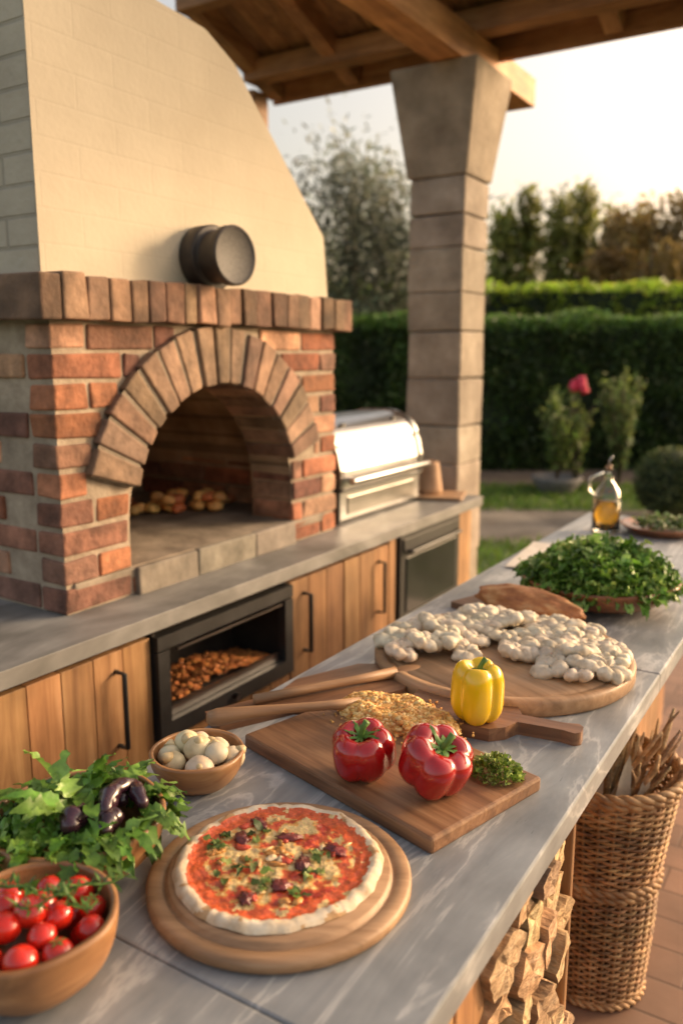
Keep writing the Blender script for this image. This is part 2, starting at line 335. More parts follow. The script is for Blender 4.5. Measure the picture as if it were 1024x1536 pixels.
fp=hr(9.6,2.72); bushy('flowering_shrub',(fp.x,fp.y,0),1.22,.20,300,(.14,.19,.045),False,True)
bushy('garden_shrub',(-2.45,10.2,0),1.35,.30,1400,(.16,.22,.065))
rs=MB(); C=[];cl=[]
for i in range(3500):
    d=Vector((R(-1,1),R(-1,1),R(-1,1))).normalized()*R(.9,1.04); C.append((-1.55+d.x*.36,8.6+d.y*.36,.36+d.z*.34)); cl.append(var((.10,.13,.045),.4,.1))
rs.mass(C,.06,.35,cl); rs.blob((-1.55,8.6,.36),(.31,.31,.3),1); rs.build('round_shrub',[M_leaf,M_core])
# ---------------------------------------------------------------- back counter
CF=-1.58
bc=MB()
bc.box(((CF-3.3)/2,(3.85-.8)/2,.8775),(3.3+CF,4.65,.045),0)
def planks(y0,y1,z0,z1,w=.1,x=-1.63,mi=1):
    n=max(1,round((y1-y0)/w)); dw=(y1-y0)/n
    for i in range(n): bc.box((x+R(-.001,.001),y0+dw*(i+.5),(z0+z1)/2),(.024,dw-.003,z1-z0),mi,var((1,1,1),.2,.05))
planks(-.75,1.585,.10,.825)
planks(1.60,2.24,.10,.515)
planks(2.25,2.595,.10,.825,.115); planks(2.605,2.95,.10,.825,.115)
planks(2.955,3.01,.10,.85,.06); planks(3.02,3.64,.10,.46); planks(3.655,3.80,.10,.85,.07)
bc.box((-1.645,1.5,.8485),(.03,4.6,.012),1,(.6,.6,.6)); bc.box((-1.66,1.5,.05),(.03,4.5,.1),2)
for i in range(14): bc.box((-1.68-.11*i,3.80,.475),(.106,.024,.75),1,var((1,1,1),.16))
bc.box((-1.72,.4,.47),(.02,2.2,.72),2); bc.box((-1.72,3.0,.3),(.02,1.5,.4),2)
for (yy,z0,z1) in((1.455,.56,.77),(2.33,.56,.77),(2.86,.56,.77)):
    bc.tube([(-1.618,yy,z0),(-1.585,yy,z0),(-1.585,yy,z1),(-1.618,yy,z1)],.0075,8,3)
bc.build('outdoor_kitchen_counter',[M_slate,M_cab,M_dark,M_black],bevel=.004)
# firebox insert
fb=MB(); X=-1.612
for c,d in(((X,1.915,.805),(.03,.645,.04)),((X,1.915,.54),(.03,.645,.05)),((X,1.615,.6725),(.03,.045,.215)),((X,2.215,.6725),(.03,.045,.215))): fb.box(c,d,0)
fb.box((-1.86,1.915,.68),(.02,.6,.30),1); fb.box((-1.74,1.915,.561),(.24,.6,.012),1); fb.box((-1.74,1.915,.815),(.24,.6,.01),1)
fb.box((-1.74,1.60,.68),(.24,.01,.3),1); fb.box((-1.74,2.23,.68),(.24,.01,.3),1)
fb.box((-1.625,1.915,.582),(.008,.55,.03),2); fb.box((-1.592,1.915,.775),(.006,.5,.006),2)
fb.tube([(-1.60,1.915,.54),(-1.578,1.915,.54)],.010,14,2)
for i in range(800):
    yy=R(1.65,2.18); xx=R(-1.80,-1.65); zz=.575+.06*math.exp(-((yy-1.9)/.18)**2)*R(.3,1)
    fb.blob((xx,yy,zz),(R(.006,.012),R(.006,.012),.005),3,var((.50,.19,.055),.5,.1),6,4,.2)
fb.build('firebox_insert',[M_black,M_dark,M_steel,M_col],bevel=.002)
ov=MB()
ov.box((-1.625,3.33,.655),(.04,.60,.38),0); ov.box((-1.602,3.33,.62),(.006,.50,.24),1); ov.box((-1.600,3.33,.80),(.008,.56,.05),2)
ov.tube([(-1.60,3.08,.772),(-1.575,3.08,.772),(-1.575,3.58,.772),(-1.60,3.58,.772)],.008,8,0)
ov.build('built_in_oven',[M_black,M_glass,M_black],bevel=.003)
# ---------------------------------------------------------------- pizza oven
po=MB(); Y0,Y1=1.44,2.79; XF=-1.775; cy,cz,ri,ro=2.09,1.10,.405,.585
def opn(z):
    if z<.985: return 0
    if z<cz: return ri
    q=ri*ri-(z-cz)**2; return math.sqrt(q) if q>0 else 0
zs=sorted(set([.9,.985]+list(np.linspace(.9851,cz,4))+[cz+ri*math.sin(a) for a in np.linspace(.02,pi/2,26)]+[1.685]))
for i in range(len(zs)-1):
    a,b=zs[i],zs[i+1]; wa=opn(a+1e-6);wb=opn(b-1e-6)
    if a<.985 and b<=.985: wa=wb=0
    x=XF-.008
    po.add([(x,Y0+.008,a),(x,cy-wa,a),(x,cy-wb,b),(x,Y0+.008,b)],[(0,1,2,3)],1)
    po.add([(x,cy+wa,a),(x,Y1-.008,a),(x,Y1-.008,b),(x,cy+wb,b)],[(0,1,2,3)],1)
XB=-3.1
for yy in(Y0+.008,Y1-.008): po.add([(XF-.008,yy,.9),(XB,yy,.9),(XB,yy,1.69),(XF-.008,yy,1.69)],[(0,1,2,3)],1)
po.add([(XF,Y0,1.688),(XB,Y0,1.688),(XB,Y1,1.688),(XF,Y1,1.688)],[(0,1,2,3)],1)
po.add([(XB,Y0,.9),(XB,Y1,.9),(XB,Y1,1.69),(XB,Y0,1.69)],[(0,1,2,3)],1)
nr=10; CR=.785/nr
bcol=[(.33,.125,.062),(.37,.155,.08),(.27,.10,.052),(.38,.19,.115),(.29,.14,.088),(.43,.235,.145),(.20,.09,.062),(.36,.21,.145),(.25,.135,.092)]
for r in range(nr):
    z0=.9+r*CR+.006; z1=z0+CR-.014; zm=(z0+z1)/2
    def clip(z): 
        if z<.975: return 0
        if z<1.24: return ri+.002
        q=.578**2-(z-cz)**2; return math.sqrt(q) if q>0 else 0
    w=clip(zm)
    yy=Y0-(0 if r%2==0 else .125)
    while yy<Y1:
        a=max(yy,Y0-.001*(r%3)); b=min(yy+.237,Y1); yy+=.25
        segs=[(a,b)]
        if w>0:
            segs=[]
            if a<cy-w: segs.append((a,min(b,cy-w)))
            if b>cy+w: segs.append((max(a,cy+w),b))
        for p,q in segs:
            if q-p<.02: continue
            po.box((XF-.05+R(-.003,.003),(p+q)/2,zm),(.10,q-p,z1-z0),0,var(random.choice(bcol),.18,.06),jit=.0035)
    for side in(Y0,Y1):
        xx=XF-(.115 if r%2==0 else .24)
        while xx>XB:
            po.box((xx-.119,side+(.05 if side==Y0 else -.05)+R(-.003,.003),zm),(.238,.10,z1-z0),0,var(random.choice(bcol),.18,.06),jit=.0035); xx-=.25
na=17
for i in range(na):
    a0=math.radians(17)+(math.radians(146))*i/na+.012; a1=math.radians(17)+math.radians(146)*(i+1)/na-.012
    vs=[]
    for x in(-1.97,-1.752+R(-.004,.004)):
        for rr in(ri,ro+R(-.006,.006)):
            for a in(a0,a1): vs.append((x,cy+rr*math.cos(a)+R(-.003,.003),cz+rr*math.sin(a)+R(-.003,.003)))
    po.add(vs,[(0,1,3,2),(4,6,7,5),(0,4,5,1),(2,3,7,6),(0,2,6,4),(1,5,7,3)],2,var(random.choice([(.21,.135,.09),(.28,.185,.125),(.18,.115,.077),(.30,.19,.125),(.24,.135,.087)]),.15))
vs=[];fs=[];n=40
for i in range(n+1):
    a=math.radians(17)+math.radians(146)*i/n
    for x,rr in((-1.76,ri+.006),(-1.76,ro-.004),(-1.96,ri+.006)): vs.append((x,cy+rr*math.cos(a),cz+rr*math.sin(a)))
for i in range(n): fs+=[(3*i,3*i+1,3*i+4,3*i+3),(3*i,3*i+3,3*i+5,3*i+2)]
po.add(vs,fs,1,(.7,.7,.7))
for sg in(-1,1):
    for k,(z0,z1) in enumerate(((.99,1.055),(1.06,1.125),(1.13,1.215))):
        po.box((-1.875,cy+sg*(ri+.055),(z0+z1)/2),(.18,.11,z1-z0),0,var(random.choice(bcol),.15),jit=.002)
def prof(rw,zc,zb,n=30): 
    return [(-rw,zb)]+[(-rw*math.cos(pi*i/n),zc+rw*math.sin(pi*i/n)) for i in range(n+1)]+[(rw,zb)]
P1=prof(ri+.004,cz,.985); P2=prof(.615,1.02,.985); 
def strip(PA,xa,PB,xb,mi):
    n=len(PA); vs=[(xa,cy+a,b) for a,b in PA]+[(xb,cy+a,b) for a,b in PB]
    po.add(vs,[(i,i+1,n+i+1,n+i) for i in range(n-1)],mi,smooth=False)
strip(P1,-1.787,P1,-1.97,3); strip(P1,-1.97,P2,-1.975,3); strip(P2,-1.975,P2,-2.75,3)
po.add([(-2.75,cy+a,b) for a,b in P2],[tuple(range(len(P2)))],3)
po.box((-2.32,cy,.967),(1.09,1.24,.034),4,(1.2,1.15,1.05),jit=.001)
for k,(ya,yb) in enumerate(((-.40,-.14),(-.135,.16),(.165,.40))): po.box((-1.775,cy+(ya+yb)/2,.94),(.03,yb-ya,.088),4,var((.95,.95,.95),.1),jit=.003)
mc=[(.20,.115,.07),(.25,.15,.095),(.16,.09,.057),(.31,.185,.12),(.23,.135,.085)]
yy=1.385
while yy<2.86:
    w=R(.062,.085); w=min(w,2.87-yy)
    if w<.03: break
    po.box((-1.815+R(-.005,.005),yy+w/2,1.7435+R(-.002,.002)),(.17,w-.005,.115),2,var(random.choice(mc),.2),jit=.0035); yy+=w
for yy,sg in((1.45,-1),(2.80,1)):
    xx=-1.905
    while xx>-3.1:
        w=R(.065,.085); po.box((xx-w/2,yy,1.7435),(w-.006,.13,.115),2,var(random.choice(mc),.15),jit=.0025); xx-=w
po.add([(-1.742,1.395,1.79),(-3.1,1.395,1.79),(-3.1,2.86,1.79),(-1.742,2.86,1.79)],[(0,1,2,3)],1,(.6,.6,.6))
po.add([(-1.75,1.40,1.695),(-1.75,2.855,1.695),(-1.75,2.855,1.79),(-1.75,1.40,1.79)],[(0,1,2,3)],1,(.5,.5,.5))
po.build('brick_pizza_oven',[M_brick,M_mortar,M_vouss,M_inner,M_hearth],bevel=.006)
# hood
hd=MB(); HP=[(1.445,1.79),(2.775,1.79),(2.745,2.03),(2.235,2.50),(2.10,2.56),(1.445,2.60)]
n=len(HP); vs=[(-1.80,a,b) for a,b in HP]+[(-3.0,a,b) for a,b in HP]
hd.add(vs,[tuple(range(n))],0); hd.add(vs,[tuple(range(n,2*n))[::-1]],0)
for i in range(n): hd.add(vs,[(i,n+i,n+(i+1)%n,(i+1)%n)],1 if i==n-1 else 0)
hd.box((-2.4,1.75,2.75),(.4,.4,.5),1)
hd.build('oven_hood_chimney',[M_plaster,M_paintbrick],bevel=.010,bseg=3)
dd=MB(); MX=Matrix.Rotation(pi/2,3,'Y')@Matrix.Rotation(.10,3,'X')
dd.lathe((-1.79,2.045,1.888),[(.0,.001),(.094,0),(.096,.004),(.096,.055),(.092,.06),(.082,.06),(.076,.064),(.076,.115),(.088,.12),(.088,.145),(.082,.147)],48,0,M=MX)
dd.lathe((-1.79,2.045,1.888),[(.082,.147),(.074,.141),(.0,.141)],48,1,M=MX)
dd.build('round_flue_damper',[mat('damper_metal',[(.3,(.016,.012,.011)),(.7,(.042,.032,.027))],scale=20,rough=.5,bump=.3),mat('damper_mesh',[(.3,(.03,.028,.028)),(.7,(.08,.075,.075))],scale=150,rough=.55,bump=.8,bscale=300)],bevel=.002)
bo=MB()
for i in range(46):
    t=R(0,1); x=-2.40+.22*t+R(-.09,.09); yv=2.13+.45*t+R(-.06,.06)
    lay=R(0,1)<.35
    bo.blob((x,yv,1.01+(.035 if lay else 0)),(R(.022,.038),R(.02,.03),.02),0,var(random.choice([(.75,.38,.12),(.50,.15,.05),(.80,.48,.17)]),.3),12,8,.15,M=Matrix.Rotation(R(0,3),3,'Z'))
bo.build('roasted_potatoes',[M_col])
# grill
gr=MB()
def fxz(a,b,p): return (a,p,b)
lid=[(-1.80,1.045),(-1.80,1.12),(-1.815,1.19)]+[(-1.825-.17*(1-math.cos(t)),1.21+.12*math.sin(t)) for t in np.linspace(0,pi/2,12)]+[(-2.12,1.325),(-2.22,1.29),(-2.28,1.2),(-2.30,1.045)]
gr.prism(lid,2.885,3.565,fxz,0); 
for a,b in((2.855,2.885),(3.565,3.595)):
    gr.prism([(x+(.008 if x>-2 else -.004),z+.006) for i,(x,z) in enumerate(lid)],a,b,fxz,0,(.5,.5,.5))
gr.prism([(x*.985-.03,z*.985+.016) for x,z in lid],2.850,2.856,fxz,1)
gr.box((-2.05,3.225,.975),(.49,.72,.12),0); gr.box((-2.05,3.225,.91),(.46,.70,.02),1); gr.box((-2.04,3.225,1.04),(.50,.735,.01),1)
gr.box((-2.05,2.86,.97),(.50,.012,.14),1)
gr.box((-1.803,3.225,.972),(.006,.60,.075),0,(.6,.58,.54))
gr.tube([(-1.80,2.93,1.085),(-1.755,2.93,1.085)],.009,8,0); gr.tube([(-1.80,3.52,1.085),(-1.755,3.52,1.085)],.009,8,0)
gr.tube([(-1.752,2.88,1.085),(-1.752,3.57,1.085)],.015,12,0)
for yy in(3.0,3.45): gr.blob((-1.875,yy,1.300),(.010,.028,.010),1,amp=0)
gr.build('gas_grill',[M_steel,M_black],bevel=.004)
ju=MB()
ju.lathe((-1.80,3.70,.918),[(.001,0),(.062,0),(.060,.03),(.044,.14),(.038,.16),(.034,.155),(.034,.06),(.001,.05)],32,0)
ju.build('terracotta_cup',[M_terra])
tr=MB(); tr.box((-1.78,3.70,.909),(.30,.22,.016),0,rz=.3); tr.build('small_serving_board',[M_round],bevel=.004)
# ---------------------------------------------------------------- pillar & pergola
pl=MB(); px,py=-1.95,4.17; w=.31
z=0
for k in range(12):
    h=[.30,.22,.24,.26,.2,.25,.24,.2,.22,.16,.18][k] if k<11 else .2
    if z+h>2.47: h=2.47-z
    if h<.03: break
    pl.box((px+R(-.003,.003),py+R(-.003,.003),z+h/2),(w+R(-.006,.006),w+R(-.006,.006),h-.003),0,var((1,1,1),.10,.02),jit=.004); z+=h
vs=[]
for zz,ww in((2.472,.165),(2.90,.225),(2.985,.235)):
    for sx,sy in((-1,-1),(1,-1),(1,1),(-1,1)): vs.append((px+sx*ww,py+sy*ww,zz))
pl.add(vs,[(0,1,5,4),(1,2,6,5),(2,3,7,6),(3,0,4,7),(4,5,9,8),(5,6,10,9),(6,7,11,10),(7,4,8,11),(8,9,10,11),(3,2,1,0)],0,(.9,.88,.85))
pl.build('stone_pillar',[M_stone],bevel=.010)
pg=MB(); sl=.34; YE=4.38; YN=3.62; ZE=3.12
def rz_(y): return ZE+sl*(YE-y)
ang=Matrix.Rotation(-math.atan(sl),3,'X')
pg.box((-1.875,2.3,3.065),(.17,5.3,.155),0,(1.1,1.05,1.0))
for x0 in np.arange(-3.25,5,.125):
    ym=(YE+YN)/2; pg.box((x0,ym,rz_(ym)+.10),(.122,(YE-YN)*1.06,.022),1,var((1,1,1),.2),M=ang)
for x0 in(-3.2,-2.66,-1.2,-.4,.4,1.2,2.0,2.8):
    ym=(YE+YN)/2; pg.box((x0,ym,rz_(ym)+.03),(.09,(YE-YN)*1.06,.11),0,var((.75,.75,.75),.1),M=ang)
pg.box((.9,YE+.03,ZE+.05),(8.3,.03,.17),2,(.8,.8,.8)); pg.box((.9,YN-.02,rz_(YN)+.04),(8.3,.08,.15),2,(.8,.8,.8))
pg.box((-.9,py,3.20),(4.7,.12,.11),2,(.8,.8,.8))
pg.box((3.0,py,3.06),(.16,.16,.4),0)
pg.box((3.0,py,1.5),(.2,.2,3.0),0)
pg.box((-3.25,py+.02,1.5),(.14,.14,3.2),0,(.6,.6,.6))
pg.build('timber_pergola',[M_beamY,M_ceil,M_beamX],bevel=.006)
rt=MB()
for x0 in np.arange(-3.25,5,.16):
    for k in range(4):
        yy=YN+(k+.5)*(YE+.12-YN)/4
        rt.prism([(-.075,0),(-.06,.035),(0,.05),(.06,.035),(.075,0),(.055,.01),(0,.03),(-.055,.01)],yy-.13,yy+.13,lambda a,b,p,x0=x0: (x0+a,p,rz_(p)+.135+b),0,var((1,1,1),.2))
rt.build('clay_roof_tiles',[M_terra])
# ---------------------------------------------------------------- island
isl=MB()
ys=[-.6,.62,1.86,2.78,3.7]
for i in range(4): isl.box((-.67,(ys[i]+ys[i+1])/2,.8775),(.68,ys[i+1]-ys[i]-.0014,.045),0,g([1,1.0,1.05,1.3][i]))  # far slab tinted lighter, sky reflection put into the colour
isl.box((-.80,1.55,.43),(.29,4.1,.82),2)
yy=-.55
while yy<.92:
    isl.box((-.375+R(-.001,.001),yy+.05,.43),(.024,.097,.84),1,var((1,1,1),.15)); yy+=.1
isl.box((-.5,.915,.43),(.27,.02,.84),1); isl.box((-.5,.15,.43),(.2,1.4,.8),2)
yy=.93
while yy<3.62:
    isl.box((-.635,yy+.05,.43),(.022,.097,.84),1,var((.9,.9,.9),.15)); yy+=.1
yy=-.55
while yy<3.6:
    isl.box((-.955,yy+.05,.43),(.022,.097,.84),1,var((1,1,1),.15)); yy+=.1
isl.box((-.49,1.345,.43),(.26,.016,.84),1,(.7,.7,.7))
for x0 in(-.9,-.8,-.7): isl.box((x0,3.615,.43),(.1,.02,.84),1)
isl.build('kitchen_island',[M_marble,M_pan,M_dark],bevel=.004)
# firewood
fw=MB(); z=.03
while z<.83:
    hgt=R(.055,.085); yy=.93
    if z+hgt>.848: hgt=.848-z
    if hgt<.03: break
    while yy<1.33:
        w_=R(.065,.12); w_=min(w_,1.335-yy)
        if w_<.04: break
        n=random.choice([3,4,4,5]); a0=R(0,6)
        pts=[]
        for k in range(n):
            a=a0+2*pi*k/n+R(-.25,.25); pts.append((yy+w_/2+w_*.64*math.cos(a)*R(.85,1),z+hgt/2+hgt*.70*math.sin(a)*R(.85,1)))
        x1=-.340+R(-.035,.015); ns=7; vs=[]; sg=5
        ring=[]; cen=(sum(p[0] for p in pts)/n,sum(p[1] for p in pts)/n)
        for k in range(n):
            for q in range(sg):
                t=q/sg; a_,b_=pts[k][0]*(1-t)+pts[(k+1)%n][0]*t,pts[k][1]*(1-t)+pts[(k+1)%n][1]*t
                bl=1+.22*math.sin(pi*t)*(1 if k==0 else .4); ring.append((cen[0]+(a_-cen[0])*bl,min(.852,cen[1]+(b_-cen[1])*bl)))
        m_=len(ring); sd=R(0,99); sl_x=R(-.2,.2)
        for s_ in range(ns+1):
            x=-.61+(x1+.61)*s_/ns
            for a,b in ring:
                q=noise.noise(Vector((a*55,b*55,x*6+sd)))*.006
                vs.append((x+(noise.noise(Vector((a*45,b*45,sd)))*.008+sl_x*(a-cen[0]) if s_==ns else 0),a+q,min(.853,b+q)))
        fs=[(s_*m_+k,s_*m_+(k+1)%m_,(s_+1)*m_+(k+1)%m_,(s_+1)*m_+k) for s_ in range(ns) for k in range(m_)]
        c=var((1,1,1),.3,.06)
        base=len(fw.f); fw.add(vs,fs,1,c)
        for s_ in range(ns):
            for k in range(sg,m_): fw.m[base+s_*m_+k]=0; fw.c[base+s_*m_+k]=(c[0]*.8,c[1]*.75,c[2]*.7)
        cc=sum((Vector(v) for v in vs[-m_:]),Vector())/m_
        mid=[Vector(v).lerp(cc,.45)+Vector((noise.noise(Vector(v)*50+Vector((sd,0,0)))*.006,0,0)) for v in vs[-m_:]]
        fw.add(vs[-m_:]+mid+[cc],[(k,(k+1)%m_,m_+(k+1)%m_,m_+k) for k in range(m_)]+[(m_+k,m_+(k+1)%m_,2*m_) for k in range(m_)],0,c)
        yy+=w_
    z+=hgt*.97
fw.build('firewood_stack',[M_logend,M_logside])
# wicker basket
wb=MB(); bx,by=-.460,1.950
def brad(z):
    if z<.34: return .116+.022*math.sin(min(1,z/.34)*pi*.5)
    return .138+.034*((z-.34)/.24)
nst=30; rows=66; zt=.595
for r in range(rows):
    z=.03+(zt-.02)*r/(rows-1); rr=brad(z); pts=[]
    for i in range(nst*4+1):
        a=2*pi*i/(nst*4); q=rr+.005*math.sin(nst*a/2+ (r%2)*pi); pts.append((bx+q*math.cos(a),by+q*math.sin(a),z+R(-.0012,.0012)+.003*noise.noise(Vector((math.cos(a),math.sin(a),z*6)))))
    wb.tube(pts,.0041,5,0,var((1,1,1),.28,.05),caps=False)
for i in range(nst):
    a=2*pi*(i+.5)/nst; wb.tube([(bx+brad(z)*math.cos(a),by+brad(z)*math.sin(a),z) for z in np.linspace(.02,zt+.01,10)],.0045,5,0,(.8,.8,.8))
for zz,am in((.03,.008),(.335,.010),(.352,.010),(zt+.003,.012),(zt+.018,.012)):
    for ph in(0,pi):
        rr=brad(zz)+.005; wb.tube([(bx+(rr+.005*math.sin(18*t+ph))*math.cos(t),by+(rr+.005*math.sin(18*t+ph))*math.sin(t),zz+.005*math.cos(18*t+ph)) for t in np.linspace(0,2*pi,110)],am*.7,6,0,(1.05,1.05,1.05),caps=False)
wb.lathe((bx,by,.03),[(.001,0),(.1,0),(.115,.27),(.125,.40),(.001,.41)],24,1)
wb.build('wicker_basket',[M_wick,M_dark])
kd=MB()
for i in range(46):
    a=R(0,2*pi); r0=R(0,.09); p0=Vector((bx+r0*math.cos(a),by+r0*math.sin(a),.44)); 
    t=Vector((R(-.02,.15),R(-.05,.14),R(.16,.27)))
    pts=[p0,p0+t*.5+Vector((R(-.01,.01),R(-.01,.01),0)),p0+t,p0+t*1.12+Vector((R(-.015,.015),R(-.015,.015),.01))]
    rr=R(.004,.009); kd.tube(pts,[rr,rr,rr*.8,rr*.4],6,0,var((1,1,1),.35,.06))
for i in range(6):
    p0=Vector((bx-.07+.03*i,by-.06+R(-.03,.03),.50)); kd.leaf(p0,(R(-.1,.5),R(-.2,.4),1),(1,-1,.2),R(.12,.18),.02,1,(.85,.78,.65),curl=R(.1,.5))
kd.build('kindling_sticks',[M_logend,M_cloth])
# ---------------------------------------------------------------- things on the island
ZT=.9
def disc_board(name,c,r,th,m=M_round,rz=0):
    mb=MB(); pr=[(.001,0),(r-.006,0),(r,.006),(r,th-.006),(r-.005,th),(r-.022,th),(r-.024,th-.003),(r-.028,th-.003),(r-.03,th),(r*.5,th),(.001,th)]
    mb.lathe((0,0,0),pr,96,0); return mb.build(name,[m],loc=c,rz=rz)
rb=MB(); r=.176; th=.022
rb.lathe((0,0,0),[(.001,0),(r-.006,0),(r,.005),(r,th-.008),(r-.004,th-.004),(r-.02,th-.004),(r-.022,th-.006),(r-.025,th-.006),(r-.027,th),(r-.03,th+.002),(r*.5,th+.002),(.001,th+.002)],96,0)
rb.build('round_serving_board',[M_round],loc=(-.606,.812,ZT),rz=.5)
disc_board('round_serving_board',(-.651,1.728,ZT),.29,.036,M_round,-.4)
# pizza
pz=MB(); Rp=.141; nr_,na_=52,170; vs=[]
for j in range(nr_+1):
    t=j/nr_
    for i in range(na_):
        a=2*pi*i/na_; d=Vector((math.cos(a),math.sin(a),0))
        rr=Rp*t*(1+.045*noise.noise(d*1.6+Vector((3,1,0)))+.018*noise.noise(d*6))
        p=d*rr
        ht=.0045+.0028*noise.noise(p*60)+.0018*noise.noise(p*150)
        if t>.84:
            k=(t-.84)/.16; ht=.0045+(.0045+.0045*noise.noise(d*5)+.0028*noise.noise(d*14))*math.sin(pi*min(1,k**1.2*.92+.04))**.8-.0045*k**4+.0015*noise.noise(p*80)
        vs.append((p.x,p.y,max(0,ht)))
F0=[];F1=[];c1=[];c0=[]
for j in range(nr_):
    for i in range(na_):
        q=(i+1)%na_; f=(j*na_+i,j*na_+q,(j+1)*na_+q,(j+1)*na_+i)
        d=Vector((math.cos(2*pi*i/na_),math.sin(2*pi*i/na_),0)); t=j/nr_+.035*noise.noise(d*9)
        p=Vector(vs[f[0]])
        if t>.87:
            ch=noise.noise(d*4+Vector((0,0,t*3)))+.4*noise.noise(p*90); F0.append(f); c0.append((1,1,1) if ch<.22 else (.72,.55,.38))
        else:
            n1=noise.noise(Vector((p.x,p.y,0))*30+Vector((5,0,0)))+.5*noise.noise(Vector((p.x,p.y,0))*95); n1+= .50*(1-t*1.4)
            if n1>.22: c=(.70,.50,.22)
            elif n1>.05: c=(.66,.34,.10)
            elif n1>-.27: c=(.56,.10,.03)
            else: c=(.40,.035,.015)
            if t>.72 and n1<.4: c=(.60,.105,.03)
            F1.append(f); c1.append(var(c,.14,.06))
pz.add(vs,F0,0,smooth=True,cols=c0); pz.add(vs,F1,1,smooth=True,cols=c1)
for (a,r) in((1.9,.05),(.2,.035),(-.9,.06),(3.0,.07),(2.5,.09),(4.9,.09),(.8,.08)):
    pz.blob((r*math.cos(a),r*math.sin(a),.0065),(R(.012,.019),R(.007,.012),.0035),1,var((.17,.028,.024),.3),18,8,.4,3.5,M=Matrix.Rotation(R(0,3),3,'Z'))
for i in range(36):
    a=R(0,6.28); r=R(.0,.1); pz.blob((r*math.cos(a),r*math.sin(a),.006),(R(.004,.012),R(.003,.008),.0025),1,var(random.choice([(.58,.07,.03),(.72,.54,.30),(.64,.42,.16),(.62,.28,.07)]),.3),10,6,.4,3,M=Matrix.Rotation(R(0,3),3,'Z'))
for k in range(10):
    a=R(0,6.28); r=R(.03,.098); cx,cy_=r*math.cos(a),r*math.sin(a)
    for i in range(int(R(3,7))): pz.leaf((cx+R(-.012,.012),cy_+R(-.012,.012),.007+R(0,.002)),(R(-1,1),R(-1,1),R(0,.2)),(0,0,1),R(.010,.022),R(.003,.007),2,var(random.choice([(.07,.11,.02),(.15,.23,.045),(.26,.32,.09)]),.3),.3,.3,.6)
pz.build('pizza',[M_crust,M_sauce,M_salad],loc=(-.613,.817,ZT+.0245),rz=0)
# cutting boards
cb=MB(); cb.box((0,0,.0125),(.45,.268,.025),0,jit=.001); cb.build('cutting_board',[M_board],loc=(-.641,1.163,ZT),rz=-.274,bevel=.005)
hb_=MB()
outl=[(-.10,.07),(-.11,.05),(-.11,-.05),(-.10,-.07),(.07,-.07),(.095,-.05),(.11,-.018),(.19,-.016),(.215,-.022),(.225,-.012),(.225,.012),(.215,.022),(.19,.016),(.11,.018),(.095,.05),(.07,.07)]
hb_.prism(outl,0,.025,lambda a,b,p:(a,b,p),0); hb_.build('paddle_board',[M_board2],loc=(-.605,1.41,ZT),rz=.12,bevel=.005)
pe=MB(); pe.prism([(-.26,-.03),(-.26,.03),(-.10,.035),(-.03,.08),(.13,.085),(.17,.06),(.17,-.06),(.13,-.085),(-.03,-.08),(-.10,-.035)],0,.02,lambda a,b,p:(a,b,p),0)
pe.build('pizza_peel',[M_board2],loc=(-.885,1.36,ZT),rz=1.12,bevel=.005)
sp=MB(); sp.tube([(-.15,0,0),(-.145,0,0),(-.13,0,.001),(-.08,0,.003),(0,0,.004),(.08,0,.002),(.14,0,.0)],[.008,.014,.017,.013,.009,.009,.012],14,0)
sp.blob((.175,0,.0),(.05,.028,.010),0,amp=.02); sp.build('wooden_spoon',[M_spoon],loc=(-.865,1.19,ZT+.041),rz=.80)
sp=MB(); sp.tube([(-.17,0,0),(-.06,0,.0),(.05,0,.0),(.15,0,.0)],[.010,.009,.009,.012],12,0); sp.blob((.18,0,0),(.04,.022,.008),0,amp=.02)
sp.build('wooden_spoon',[M_spoon],loc=(-.875,1.36,ZT+.031),rz=1.02)
# crispy crumb-coated slab
cm=MB(); 
for i in range(2600):
    a=R(0,6.28); r=math.sqrt(R(0,1)); e=1+.12*math.cos(2*a)+.1*noise.noise(Vector((math.cos(a)*2,math.sin(a)*2,0))); x=e*r*.110*math.cos(a); y=e*r*.076*math.sin(a); hh=.024*(1-r**8)*(1+.35*noise.noise(Vector((x*28,y*28,0))))
    s_=R(.004,.008); cm.blob((x,y,hh+R(-.003,.001)),(s_,s_*R(.6,1),s_*.55),0,var(random.choice([(.86,.50,.15),(.76,.39,.09),(.92,.63,.26),(.62,.27,.06)]),.15),6,4,.3,M=Matrix.Rotation(R(0,3),3,'Z'))
for i in range(70):
    a=R(0,6.28); r=R(1,1.35); s_=R(.0015,.003); cm.blob((r*.115*math.cos(a),r*.08*math.sin(a),.0025),s_,0,var((.75,.42,.12),.2),6,4,.3)
cm.blob((0,0,.004),(.104,.068,.021),0,(.70,.36,.10),24,12,.05)
cm.build('breaded_cutlet',[M_col],loc=(-.692,1.30,ZT+.024),rz=-.05)
